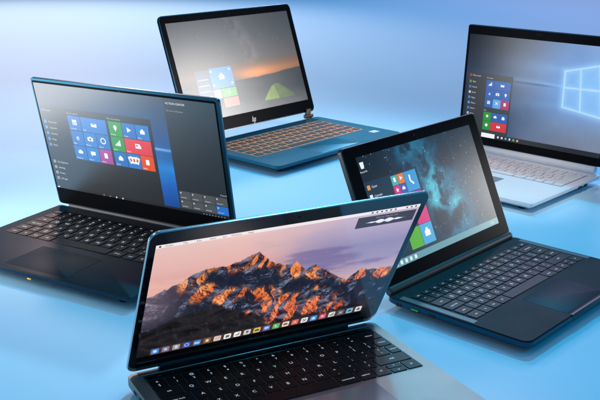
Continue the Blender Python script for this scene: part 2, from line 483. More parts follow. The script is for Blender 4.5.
# ------------------------------------------------------------------ interface pieces shared by three of the screens
def icon(s, kind, x, y, r, rgb=(245, 248, 252), ly=4):
    z = ly * 6e-5; m = s.mat; s.color = s8(*rgb)
    if kind == 'mail':
        s.rect(x - r, x + r, y - r * .65, y + r * .5, z, m); s.color = s8(120, 170, 215); s.poly([(x - r, y + r * .5), (x, y - r * .1), (x + r, y + r * .5)], z + 4e-5, m)
    elif kind == 'bag':
        s.rect(x - r * .8, x + r * .8, y - r * .8, y + r * .4, z, m); s.rect(x - r * .4, x + r * .4, y + r * .4, y + r * .8, z, m)
    elif kind == 'ring':
        n = 16
        for k in range(n):
            a, b = 2 * pi * k / n, 2 * pi * (k + 1) / n
            s.poly([(x + r * cos(a), y + r * sin(a)), (x + r * cos(b), y + r * sin(b)), (x + r * .7 * cos(b), y + r * .7 * sin(b)), (x + r * .7 * cos(a), y + r * .7 * sin(a))], z, m)
    elif kind == 'drop':
        s.disc(x, y - r * .2, r * .7, z, m, 12); s.poly([(x - r * .6, y), (x + r * .6, y), (x, y + r)], z, m)
    elif kind == 'bars':
        for k, h in enumerate((.5, .9, 1.3, 1.8)):
            s.rect(x - r + k * r * .5, x - r + k * r * .5 + r * .38, y - r * .8, y - r * .8 + h * r, z, m)
    elif kind == 'news':
        s.rect(x - r, x + r * .7, y - r * .7, y + r * .7, z, m); s.rect(x + r * .75, x + r, y - r * .7, y + r * .2, z, m)
        s.color = s8(215, 70, 85); s.rect(x - r * .75, x - r * .1, y - r * .1, y + r * .4, z + 4e-5, m); s.rect(x, x + r * .5, y - r * .4, y - r * .25, z + 4e-5, m)
    elif kind == 'flower':
        for k in range(4):
            a = pi / 2 * k + pi / 4; s.poly([(x, y)] + [(x + r * cos(a + q), y + r * sin(a + q)) for q in (-.5, 0, .5)], z, m)
    elif kind == 'doc':
        s.rect(x - r * .6, x + r * .6, y - r * .8, y + r * .8, z, m)
    elif kind == 'e':
        s.text('e', x, y, z, r * 1.7, m)
    elif kind == 'phone':
        s.poly([(x - r * .5, y + r), (x - r * .1, y + r * .8), (x - r * .2, y - r * .1), (x + r * .6, y - r * .8), (x + r * .2, y - r), (x - r * .6, y - r * .1)], z, m)
    elif kind == 'cards':
        for a, dx in ((.35, -.75), (0, 0), (-.35, .75)):
            ca, sa = cos(a), sin(a); s.color = s8(245, 240, 236)
            P = [(-.45, -.7), (.45, -.7), (.45, .7), (-.45, .7)]
            zz = z + (dx + 1) * 2e-5
            s.poly([(x + (dx + p * ca - q * sa) * r, y + (p * sa + q * ca) * r) for p, q in P], zz, m)
            s.color = s8(190, 90, 70); s.poly([(x + (dx + p * ca * .45 - q * sa * .45) * r, y + (p * sa * .45 + q * ca * .45) * r) for p, q in P], zz + 1e-5, m)
    elif kind == 'face':
        s.disc(x, y, r * .8, z, m, 14)
    elif kind == 'cloud':
        for dx, dy, q in ((-.5, -.1, .45), (0, .15, .6), (.5, -.1, .45)):
            s.disc(x + dx * r, y + dy * r, q * r, z, m, 12); z += 1e-5
        s.rect(x - .6 * r, x + .6 * r, y - .52 * r, y - .1 * r, z, m)
    elif kind == 'play':
        s.poly([(x - r * .6, y - r * .8), (x + r * .9, y), (x - r * .6, y + r * .8)], z, m)
    elif kind == 'star':
        for k in range(5):
            a = pi / 2 + k * 2 * pi / 5
            s.poly([(x, y), (x + .42 * r * cos(a - pi / 5), y + .42 * r * sin(a - pi / 5)), (x + r * cos(a), y + r * sin(a)), (x + .42 * r * cos(a + pi / 5), y + .42 * r * sin(a + pi / 5))], z, m)
    elif kind == 'pin':
        s.disc(x, y + r * .3, r * .6, z, m, 14); s.poly([(x - r * .52, y + r * .05), (x, y - r), (x + r * .52, y + r * .05)], z + 1e-5, m)
    elif kind == 'camera':
        s.rect(x - r, x + r, y - r * .65, y + r * .5, z, m); s.rect(x - r * .35, x + r * .35, y + r * .5, y + r * .75, z, m); s.color = s8(40, 90, 150); s.disc(x, y - r * .08, r * .38, z + 2e-5, m, 12)
    elif kind == 'calendar':
        s.rect(x - r * .8, x + r * .8, y - r * .8, y + r * .8, z, m); s.color = s8(40, 90, 160)
        for i in range(3):
            for j in range(2):
                s.rect(x - r * .6 + i * r * .45, x - r * .3 + i * r * .45, y - r * .6 + j * r * .45, y - r * .3 + j * r * .45, z + 2e-5, m)
    elif kind == 'chat':
        s.rect(x - r * .9, x + r * .9, y - r * .4, y + r * .7, z, m); s.poly([(x - r * .5, y - r * .4), (x - r * .6, y - r * .9), (x, y - r * .4)], z, m)
    elif kind == 'cross':
        for sg in (-1, 1):
            s.poly([(x - r * .8, y - sg * r * .6), (x - r * .6, y - sg * r * .8), (x + r * .8, y + sg * r * .6), (x + r * .6, y + sg * r * .8)] if sg == 1 else [(x - r * .8, y + r * .6), (x + r * .6, y - r * .8), (x + r * .8, y - r * .6), (x - r * .6, y + r * .8)], z + sg * 1e-5 + 1e-5, m)
    elif kind == 'store':
        s.rect(x - r * .8, x + r * .8, y - r * .7, y + r * .3, z, m); s.poly([(x - r * .5, y + r * .3), (x + r * .5, y + r * .3), (x + r * .25, y + r * .8), (x - r * .25, y + r * .8)], z, m)


def tile(s, x0, x1, y0, y1, rgb, ic=None, k=0.26, name=None, icol=(245, 248, 252)):
    s.R(x0, x1, y0, y1, rgb, 2)
    h = y1 - y0
    if ic:
        icon(s, ic, (x0 + x1) / 2, (y0 + y1) / 2 + h * .06, h * k, icol)
    if name:
        s.T(name, x0 + h * .08, y0 + h * .12, h * .10, (235, 240, 245), 4)


# ================================================================== front laptop: grey aluminium, mountain picture
def front_laptop():
    W, D, H, th = 0.3026, 0.2110, 0.2086, 1.090
    root = laptop(-0.0035, 0.9131, 0.4562, "grey aluminium laptop showing a sunlit orange mountain range under a pink sky")
    b = MB()
    b.slab(-W / 2, W / 2, -D, 0.001, 0.010, [(0.012, 0.003), (0.004, 0.0042), (0.0008, 0.0075), (0, 0.010), (0, DECK - 0.0007), (0.0007, DECK)], GREY_ALU, n=8)
    base = b.obj("base", root)
    feet(root, W, D, 0.0035)
    # bright strip added for light caught on the deck's back edge; black hinge trough
    m = MB(); m.box(-W / 2 + 0.012, W / 2 - 0.012, -0.0085, -0.0005, DECK + 0.0001, DECK + 0.0004, BLACK_PLASTIC)
    m.obj("hinge_cover", base)
    m = MB(); m.box(-0.1375, 0.1385, -0.0100, -0.0092, DECK, DECK + 0.0007, ALU_EDGE, 0.0002)
    m.obj("deck_edge_glint", base)
    m = MB(); m.slab(-0.1375, 0.1385, -0.1200, -0.0106, 0.0025, [(0, DECK), (0.0001, DECK + 0.00012)], material("key_well_grey", (0.13, 0.13, 0.138), 0.7, 0.45), n=4)
    m.obj("keyboard_plate", base)
    m = MB(); m.slab(-0.1350, 0.1360, -0.0222, -0.0122, 0.0015, [(0, DECK + 0.00012), (0, DECK + 0.0006), (0.0002, DECK + 0.0008)], BLACK_GLASS, n=4)
    for k, x in enumerate((-0.121, -0.105, -0.02, 0.0, 0.02, 0.06, 0.078, 0.096, 0.114)):
        m.text(("esc", "<", ">", "+", "=", "*", "o", "x", "~")[k], x, -0.0172, DECK + 0.00084, 0.0026, material("dim_touch_icon", (0.2, 0.2, 0.2), 0, 0.5))
    m.obj("touch_bar", base)
    rows = [
        (1, [(1, ("§", "±")), (1, ("1", "!")), (1, ("2", "@")), (1, ("3", "£")), (1, ("4", "$")), (1, ("5", "%")), (1, ("6", "^")), (1, ("7", "&")), (1, ("8", "*")), (1, ("9", "(")), (1, ("0", ")")), (1, ("-", "_")), (1, ("=", "+")), (1.5, "delete")]),
        (1, [(1.5, "tab")] + [(1, c) for c in "QWERTYUIOP"] + [(1, ("[", "{")), (1, ("]", "}")), (1, "return")]),
        (1, [(1.75, "caps lock")] + [(1, c) for c in "ASDFGHJKL"] + [(1, (";", ":")), (1, ("'", '"')), (1, ("\\", "|")), (0.75, "return")]),
        (1, [(1.25, "shift"), (1, ("`", "~"))] + [(1, c) for c in "ZXCVBNM"] + [(1, (",", "<")), (1, (".", ">")), (1, ("/", "?")), (2.25, "shift")]),
        (1, [(1, "fn"), (1, "control"), (1, "option"), (1.25, "command"), (5, None), (1.25, "command"), (1, "option"), (1, "<"), (1, ('half', "^", "v")), (1, ">")]),
    ]
    letters(base, rows, -0.1373, 0.0234, 0.01898, 0.0192, 0.0015, BLACK_KEY, LEGEND_LIT, hz=0.0009, z0=DECK + 0.00012, font=0.0043)
    m = MB(); m.slab(-0.0735, 0.0735, -0.2070, -0.1260, 0.003, [(0, DECK - 0.0002), (0, DECK + 0.0002), (0.0003, DECK + 0.0003)], material("trackpad_glass", (0.40, 0.40, 0.42), 0.5, 0.25), n=5)
    m.obj("trackpad", base)
    for sx, n in ((-1, 2), (1, 2)):
        for k in range(n):
            m = MB(); m.slab(-0.0045, 0.0045, -0.0016, 0.0016, 0.0015, [(0, 0), (0, 0.0008)], RUBBER, n=4)
            o = m.obj("port", base); o.rotation_euler = (0, sx * pi / 2, pi / 2 * 0)
            o.rotation_euler = Matrix(((0, 0, sx), (1, 0, 0), (0, 1, 0))).to_euler() if sx == 1 else Matrix(((0, 0, -1), (-1, 0, 0), (0, 1, 0))).to_euler()
            o.location = (sx * (W / 2 - 0.0006), -0.030 - 0.017 * k, 0.012)
    # lid
    l = MB()
    l.slab(-W / 2, W / 2, 0.0025, H, 0.011, [(0.004, -0.0046), (0.0012, -0.0040), (0.0002, -0.0028), (0, -0.0024), (0, -0.0007), (0.0007, 0)], ALU_EDGE, n=10)
    lid = lid_of(root, l, th)
    m = MB(); m.slab(-W / 2 + 0.0007, W / 2 - 0.0007, 0.0085, H - 0.0007, 0.0103, [(0, -0.0001), (0.0003, 0.00015)], material("front_cover_glass", (0.006, 0.006, 0.007), 0, 0.06, ior=1.8), n=10)
    m.text("MacBook Pro", -0.0025, 0.0178, 0.0002, 0.0028, material("bezel_lettering", (0.9, 0.9, 0.9), 0.6, 0.4))
    m.obj("bezel", lid)
    m = MB(); m.cyl((0, 0, 0), (0, 0, 0.0003), 0.0013, LENS, 16); m.obj("webcam", lid, loc=(0, 0.2008, 0.0001))
    m = MB(); m.cyl((-0.115, 0.0, DECK + 0.0025), (0.115, 0.0, DECK + 0.0025), 0.0042, BLACK_PLASTIC, 20, 0.0005)
    m.obj("hinge", root)

    X0, X1, Y0, Y1 = -0.1435, 0.1435, 0.0262, 0.1925
    ridge = np.array([(-0.1435, .1205), (-0.1403, 0.1221), (-0.1259, 0.127), (-0.1117, 0.1342), (-0.1007, 0.1422), (-0.0861, 0.1471), (-0.0673, 0.1469), (-0.0524, 0.152), (-0.0408, 0.1578), (-0.0333, 0.1604), (-0.018, 0.144), (-0.0099, 0.1377), (0.0051, 0.132), (0.0154, 0.1363), (0.0286, 0.1197), (0.0397, 0.1239), (0.058, 0.1103), (0.0866, 0.089), (0.0947, 0.099), (0.1007, 0.1038), (0.1172, 0.0999), (0.1286, 0.1005), (0.1435, 0.0965)])
    # each spur: crest polyline (x, y) running down towards the viewer; faces right of a crest catch the sun
    SPURS = [
        [(-.0333, .1604), (-.026, .146), (-.030, .132), (-.022, .117), (-.026, .100), (-.014, .085)],
        [(-.0333, .1604), (-.047, .147), (-.058, .134), (-.060, .118), (-.070, .104), (-.074, .088)],
        [(-.0861, .1471), (-.092, .133), (-.086, .120), (-.096, .106), (-.104, .090)],
        [(-.1117, .1342), (-.118, .120), (-.112, .106), (-.124, .092)],
        [(.0154, .1363), (.010, .122), (.016, .108), (.004, .094), (.010, .078), (.000, .062)],
        [(.0397, .1239), (.036, .110), (.046, .098), (.040, .082), (.050, .066), (.044, .048)],
        [(.058, .1103), (.066, .098), (.062, .084), (.074, .070), (.070, .052)],
        [(.1007, .1038), (.098, .092), (.106, .080), (.098, .066), (.106, .050)],
        [(.1286, .1005), (.124, .088), (.132, .076), (.126, .060), (.134, .046)],
        [(-.018, .144), (-.008, .128), (-.012, .112), (-.002, .100)],
        [(.085, .0895), (.082, .074), (.090, .060), (.084, .044)],
        [(-.04, .098), (-.046, .084), (-.040, .070), (-.050, .056)],
        [(-.014, .082), (-.010, .068), (-.018, .052), (-.012, .038)],
        [(.024, .080), (.020, .066), (.028, .052), (.022, .036)],
    ]

    def picture(X, Y):
        t = (Y - Y0) / (Y1 - Y0); u = (X - X0) / (X1 - X0)
        left = ramp(t, [(0.5, (0.76, 0.52, 0.51)), (0.62, (0.86, 0.63, 0.61)), (0.78, (0.90, 0.71, 0.69)), (1, (0.91, 0.77, 0.75))])
        right = ramp(t, [(0.4, (0.80, 0.68, 0.72)), (0.55, (0.62, 0.57, 0.70)), (0.7, (0.57, 0.54, 0.69)), (0.86, (0.70, 0.64, 0.75)), (1, (0.79, 0.71, 0.79))])
        img = mix(left, right, sstep(0.25, 0.72, u + 0.25 * (fbm(u * 3, t * 6, 5) - .5)))
        cl = fbm(u * 3.2 + 3, t * 11 + 0.8 * u, 21, 6)
        img = mix(img, np.array([0.47, 0.43, 0.62]), 0.75 * sstep(0.50, 0.68, cl) * sstep(0.30, 0.6, u) * sstep(0.96, 0.78, t))
        img = mix(img, np.array([0.98, 0.80, 0.72]), 0.45 * sstep(0.52, 0.70, fbm(u * 2.4, t * 9 + 4, 33, 5)) * sstep(0.6, 0.15, u))
        jag = 0.0040 * (fbm(X * 210, X * 0 + 3, 7, 4, True) - 0.6) + 0.004 * (fbm(X * 80, X * 0, 9, 3, True) - .6)
        r = np.interp(X, ridge[:, 0], ridge[:, 1]) + jag
        d = r - Y

        def relief(px, py):
            wx = px + 0.0090 * (fbm(px * 45, py * 45, 51, 4) - .5) * 2; wy = py + 0.0090 * (fbm(px * 45 + 9, py * 45, 52, 4) - .5) * 2
            h = np.full_like(px, -1.0)
            for k, sp in enumerate(SPURS):
                best = np.full_like(px, 9.0)
                for (ax, ay), (bx, by) in zip(sp[:-1], sp[1:]):
                    dx, dy = bx - ax, by - ay
                    q = np.clip(((wx - ax) * dx + (wy - ay) * dy) / (dx * dx + dy * dy), 0, 1)
                    best = np.minimum(best, np.hypot(wx - ax - q * dx, (wy - ay - q * dy) * .7))
                h = np.maximum(h, -best)
            h = h * 1.0
            h = h + 0.0075 * (fbm(wx * 75 + wy * 30, wy * 55, 61, 6, True, 0.48) - .5) + 0.0024 * (fbm(wx * 230 + wy * 90, wy * 170, 66, 4, True, .55) - .5)
            return h
        e = 0.0004
        h0 = relief(X, Y); hx = (relief(X + e, Y) - h0) / e; hy = (relief(X, Y + e) - h0) / e
        nz = 1 / np.sqrt(1 + hx * hx + hy * hy)
        lit = (-hx * 0.88 - hy * 0.10 + 0.30) * nz
        lit2 = (hx * 0.5 - hy * 0.55 + 0.45) * nz
        tt = sstep(0.02, 0.52, lit)
        snow = fbm(X * 60 + Y * 40, Y * 90, 15, 5)
        shade = mix(np.array([0.12, 0.14, 0.21]), np.array([0.48, 0.53, 0.65]), sstep(0.48, 0.95, lit2 * 0.75 + 0.9 * (snow - .35)))
        shade = shade * (0.82 + 0.36 * fbm(X * 300, Y * 300, 18, 3))[..., None]
        orange = ramp(np.clip(lit + 0.7 * (snow - .5), 0, 1), [(0.12, (0.30, 0.13, 0.11)), (0.40, (0.66, 0.28, 0.15)), (0.66, (0.88, 0.44, 0.22)), (0.94, (0.99, 0.70, 0.46))])
        zones = [(-0.060, .100, .020, .012, -20, .9), (-0.033, 0.149, .030, .013, -25, 1.1), (-0.056, .141, .020, .010, 15, .8), (-0.098, .132, .020, .012, 40, .9), (-0.084, .112, .018, .014, 35, .9),
                 (0.016, .123, .018, .014, -10, 1.1), (0.042, .112, .020, .011, -20, 1.0), (-0.045, .103, .030, .010, -8, .85), (-0.012, .092, .022, .012, -15, 1.0),
                 (0.012, .072, .026, .013, 10, 1.1), (-0.02, .064, .016, .010, 0, .7), (0.020, .052, .024, .014, 15, 1.2), (0.054, .056, .018, .014, 30, 1.1), (0.052, .085, .012, .009, -20, .6),
                 (0.100, .095, .018, .008, 10, 1.2), (0.124, .093, .016, .008, -10, 1.3), (0.082, .066, .010, .012, 40, .6), (0.080, .045, .020, .010, 10, .9)]
        orange = orange * (np.array([1.0, 1.0, 1.0]) - np.array([0.02, 0.16, 0.10]) * sstep(.10, .06, Y)[..., None])
        z = np.zeros_like(X)
        nzn = 0.60 * (fbm(X * 75, Y * 75, 91, 6, False, .6) - .5)
        for cx, cy, rx, ry, ang, amp in zones:
            ca, sa = cos(radians(ang)), sin(radians(ang))
            p = ((X - cx) * ca + (Y - cy) * sa) / rx; q = (-(X - cx) * sa + (Y - cy) * ca) / ry
            z = np.maximum(z, amp * np.exp(-(p * p + q * q) * 0.75))
        sun = sstep(0.30, 0.74, z + nzn) * (0.06 + 0.94 * tt)
        mt = mix(shade, orange, np.clip(sun * 1.15, 0, 1))
        crest = sstep(0.008, 0.0, d) * sstep(0.30, 0.6, lit + .1) * sstep(-0.12, -0.08, X)
        mt = mix(mt, np.array([0.93, 0.50, 0.26]), 0.6 * crest)
        mt = mix(mt, np.array([0.72, 0.58, 0.62]), 0.42 * sstep(-0.080, -0.1435, X) * sstep(0.0, 0.05, Y - 0.050))
        fore = np.interp(X, [-.1435, -.12, -.095, -.07, -.045, -.02, .0, .03, .06, .1, .1435], [.066, .075, .086, .088, .078, .062, .046, .040, .038, .042, .046]) + 0.012 * (fbm(X * 60, X * 0 + 1, 44, 5, True) - .5)
        fr = np.array([0.105, 0.100, 0.115]) + 0.20 * (fbm(X * 47 + Y * 71 + 0.4 * fbm(X * 90, Y * 90, 3, 4), Y * 83 - X * 29, 23, 7, True, .6) - .5)[..., None] * np.array([1.0, 0.88, 0.9])
        fm = sstep(0.002, -0.002, Y - fore) * (1 - 0.85 * np.clip(sun, 0, 1) * sstep(-.05, .0, X))
        mt = mix(mt, np.clip(fr, 0.02, 1), fm)
        img = mix(img, mt, sstep(-0.0005, 0.0006, d))
        return img * (1 - 0.35 * sstep(0.035, 0.0262, Y)[..., None])
    sm = screen_material("mountain_display", 0.10, 1.5)
    s = Screen((X0, X1, Y0, Y1), 520, 310, picture, sm)
    s.R(X0, X1, 0.1884, Y1, (240, 232, 235))
    x = X0 + 0.003
    s.C(40, 40, 42); s.disc(x + .001, .1904, .0012, 2e-4, sm, 12)
    x += 0.006
    for w_ in ("Finder", "File", "Edit", "View", "Go", "Window", "Help"):
        s.T(w_, x, 0.1904, 0.0022, (50, 48, 52)); x += 0.0022 * len(w_) + 0.0042
    x = X1 - 0.004
    for k in range(9):
        s.C(60, 58, 64); s.rect(x - .0022, x, .1894, .1914, 1.8e-4, sm); x -= 0.0055 if k != 2 else 0.014
    # voice panel with a pale waveform
    s.R(0.0712, 0.1412, 0.1700, 0.1855, (62, 54, 66))
    s.T("What can I help you with?", 0.106, 0.1826, 0.0018, (170, 165, 175), align='C')
    n = 60
    for amp, col, ph, ly in ((.0026, (120, 70, 90), 0.0, 2), (.0030, (90, 110, 150), 0.6, 3), (.0024, (235, 232, 240), 0.3, 4)):
        up = []; dn = []
        for k in range(n + 1):
            q = -1 + 2 * k / n; env = (1 - q * q) ** 2
            a = amp * env * (0.25 + abs(sin(7 * q + ph)))
            up.append((0.106 + q * .026, .1765 + a)); dn.append((0.106 + q * .026, .1765 - a))
        s.color = s8(*col)
        for k in range(n):
            s.poly([dn[k], dn[k + 1], up[k + 1], up[k]], ly * 6e-5, sm)
    # dock
    s.R(-0.1290, 0.1260, 0.0264, 0.0372, (74, 52, 52))
    cols = [(60, 140, 225), (120, 120, 150), (150, 155, 160), (40, 90, 190), (70, 130, 200), (130, 95, 60), (225, 200, 190), (240, 238, 225), (245, 245, 240), (200, 205, 205), (225, 190, 80), (80, 120, 200), (90, 190, 100), (235, 225, 210), (220, 110, 90), (235, 235, 240), (60, 150, 230), (205, 95, 120), (215, 220, 225), (90, 95, 110), (120, 185, 215), (225, 225, 228)]
    n = len(cols); DOCK = ['face', 'star', 'pin', 'ring', 'mail', 'doc', '17', 'calendar', 'bars', 'pin', 'camera', 'chat', 'phone', 'news', 'A', 'flower', 'store', 'play', 'bars', 'cross', 'cloud', 'bag']
    for k, c in enumerate(cols):
        x = -0.1236 + k * (0.2440 / (n - 1)); h = 0.0041
        s.color = s8(*c); s.poly([(p, q) for p, q in rrect(x - h, x + h, .0318 - h, .0318 + h, .0014, 3)], 1.2e-4, sm)
        ic = tuple(min(255, int(v * .3 + 178)) for v in c) if sum(c) < 480 else tuple(int(v * .45) for v in c)
        s.color = s8(*ic)
        kind = DOCK[k % len(DOCK)]
        if len(kind) < 3:
            s.text(kind, x, .0318, 1.8e-4, .0040, sm)
        else:
            icon(s, kind, x, .0318, .0027, rgb=ic, ly=3)
    o = s.build("screen", lid); o.location = (0, 0, 0.00022)
    return root


front_laptop()


# ================================================================== left laptop: dark teal-black, start menu on grey
def left_laptop():
    W, D, H, th = 0.3438, 0.2522, 0.2199, 1.366
    root = laptop(-0.1812, 1.3502, -0.5341, "dark teal-black laptop, edges lit blue, with blue and coloured tiles on a grey start menu")
    b = MB()
    b.slab(-W / 2, W / 2, -D, 0.001, 0.006, [(0.022, 0.0028), (0.012, 0.0065), (0.0015, 0.0122), (0, 0.0132), (0, DECK - 0.0009)], material('deep_blue_lit_edge', (0.008, 0.05, 0.085), 0.7, 0.35), n=6)  # reflected blue painted into the side colour
    b.slab(-W / 2, W / 2, -D, 0.001, 0.006, [(0, DECK - 0.0009), (0.0004, DECK - 0.0003), (0.0010, DECK)], TEAL_BLACK, n=6)
    base = b.obj("base", root)
    feet(root, W, D, 0.0032)
    letters(base, pc_rows(0.85), -0.1515, 0.0240, 0.02020, 0.0208, 0.0026, BLACK_KEY, LEGEND_LIT, hz=0.0011, font=0.0056)
    m = MB(); m.slab(-0.055, 0.055, -0.240, -0.163, 0.003, [(0, DECK - 0.0002), (0, DECK + 0.0001), (0.0002, DECK + 0.0002)], material("black_touchpad", (0.008, 0.012, 0.017), 0.1, 0.45, ior=1.3), n=4)
    m.obj("touchpad", base)
    m = MB(); m.box(-0.0032, 0.0032, -D - 0.0006, -D + 0.001, 0.0085, 0.0108, AMBER, 0.0006)
    m.obj("indicator_light", base, loc=(0.0015, 0, 0))
    m = MB(); m.cyl((-0.15, 0.0005, DECK + 0.0015), (0.15, 0.0005, DECK + 0.0015), 0.0048, BLACK_PLASTIC, 20, 0.0006)
    m.obj("hinge", root)
    l = MB()
    l.slab(-W / 2, W / 2, 0.0035, H, 0.0055, [(0.003, -0.0052), (0.0006, -0.0047), (0, -0.0038), (0, -0.0006), (0.0006, 0)], BLUE_LIT_EDGE, n=6)
    lid = lid_of(root, l, th)
    m = MB(); m.slab(-W / 2 + 0.0022, W / 2 - 0.0052, 0.0045, H - 0.0040, 0.003, [(0, -0.0001), (0.0003, 0.00015)], BLACK_MATT_GLASS, n=5)
    m.obj("bezel", lid)
    m = MB(); m.cyl((0, 0, 0), (0, 0, 0.0003), 0.0011, LENS, 16); m.obj("webcam", lid, loc=(0, 0.2141, 0.0001))

    X0, X1, Y0, Y1 = -0.1675, 0.1638, 0.0330, 0.2125

    def picture(X, Y):
        u = (X - X0) / (X1 - X0); t = (Y - Y0) / (Y1 - Y0)
        # blue desktop picture, seen through a dark translucent menu on the left
        desk = ramp(t, [(0, (0.03, 0.27, 0.58)), (0.20, (0.05, 0.36, 0.70)), (0.38, (0.10, 0.52, 0.84)), (0.46, (0.08, 0.40, 0.68)), (0.62, (0.12, 0.34, 0.60)), (0.8, (0.13, 0.29, 0.46)), (1, (0.13, 0.21, 0.31))])
        hor = np.exp(-((t - 0.555 + 0.02 * u) / 0.012) ** 2)
        desk = desk + (0.35 * hor * np.exp(-((u - 0.68) / 0.12) ** 2))[..., None]
        desk = mix(desk, np.array([0.15, 0.19, 0.25]), 0.85 * sstep(0.55, 0.15, u))
        rays = fbm(u * 6 + 2 * t, t * 3, 12, 4)
        desk = desk * (0.9 + 0.2 * rays)[..., None]
        menu = np.array([0.115, 0.115, 0.120]) + 0.03 * (fbm(u * 3, t * 3, 8, 3) - .5)[..., None]
        inmenu = ((X < 0.0482) & (Y < 0.1755)).astype(float)
        img = mix(desk, menu, inmenu * 0.93)
        panel = np.array([0.125, 0.155, 0.175]) + 0.03 * sstep(.2, .6, t)[..., None] * np.array([.2, .5, .6])
        img = mix(img, panel, (X > 0.0768) * 0.97)
        img = mix(img, np.array([0.07, 0.075, 0.08]), (Y < 0.0362) * 0.9)
        return img
    sm = screen_material("start_menu_display", 0.32, 1.9)
    s = Screen((X0, X1, Y0, Y1), 300, 170, picture, sm)
    p, q = 0.02515, 0.02460
    x, y = -0.1120, 0.1648
    B1, B2 = (18, 112, 190), (26, 120, 200)
    def cell(cx, cy, w, rgb, ic, ox, nm=None, k=.22):
        x0 = ox + cx * p; y1 = y - cy * q
        tile(s, x0 + .0004, x0 + w * p - .0004, y1 - q + .0008, y1, rgb, ic, k, nm)
    s.T("Life at a glance", x, y + .0042, .0026, (200, 205, 210)); s.T("Play and explore", -0.0330, y + .0042, .0026, (200, 205, 210))
    cell(0, 0, 1, B1, 'calendar', x, "Calendar"); cell(1, 0, 2, B2, 'mail', x, "Mail")
    cell(0, 1, 1, B1, 'e', x, "Edge"); cell(1, 1, 1, B2, 'camera', x, "Photos"); cell(2, 1, 1, B1, 'ring', x, "Search")
    cell(0, 2, 1, B1, 'cloud', x, "Weather"); cell(1, 2, 1, B2, 'chat', x, "Phone"); cell(2, 2, 1, (165, 62, 150), 'doc', x, "Notes")
    ox = -0.0330
    cell(0, 0, 1, (40, 150, 50), 'pin', ox, "Money"); cell(1, 0, 1, B1, 'play', ox, "Music"); cell(2, 0, 1, B2, 'store', ox, "Films")
    cell(0, 1, 1, (34, 150, 62), 'bars', ox, "Sport"); cell(1, 1, 2, (222, 52, 66), 'news', ox, "News")
    cell(0, 2, 1, B1, 'store', ox, "Store"); cell(1, 2, 1, B2, 'cards', ox, None, .34); cell(2, 2, 1, (226, 74, 20), 'doc', ox, "Office")
    s.C(226, 74, 20)
    names = ["Most used", "", "Calculator", "Calendar", "Cortana", "Maps", "Paint", "", "", "File Explorer", "Settings", "Power", "All apps"]
    for k, nm in enumerate(names):
        yy = 0.1690 - k * 0.0098
        if not nm:
            continue
        if k:
            s.R(-0.1625, -0.1572, yy - .0026, yy + .0026, (60, 140, 205) if k < 8 else (150, 152, 155), 2)
        s.T(nm, -0.1540 if k else -0.1625, yy, .0030, (220, 222, 225))
    s.T("ACTION CENTER", 0.0800, 0.2050, 0.0030, (235, 238, 240)); s.T("No new notifications", 0.0800, 0.1940, 0.0024, (165, 172, 178))
    for i in range(4):
        for j in range(2):
            x0 = 0.0792 + i * 0.0212; y0 = 0.0385 + j * 0.0146
            blue = (i == 3 and j == 0)
            s.R(x0, x0 + .0204, y0, y0 + .0138, (30, 110, 200) if blue else (74, 80, 84), 2)
            s.R(x0 + .002, x0 + .0042, y0 + .0095, y0 + .0117, (205, 210, 214), 3)
            s.R(x0 + .002, x0 + .0125, y0 + .0025, y0 + .0036, (165, 170, 174), 3)
    s.T("Expand", 0.1530, 0.0712, .0026, (170, 176, 180))
    s.R(X0 + .001, X0 + .006, .0335, .0358, (210, 214, 218), 3)
    for k, c in enumerate(((130, 132, 134), (120, 124, 126), (235, 238, 238), (225, 228, 230))):
        s.color = s8(*c); s.disc(-0.0700 + k * 0.0125, .0346, .0014, 2e-4, sm, 10)
    for k in range(8):
        s.R(.118 + k * .0052, .1195 + k * .0052, .0339, .0353, (150, 156, 160), 3)
    o = s.build("screen", lid); o.location = (0, 0, 0.00022)


left_laptop()


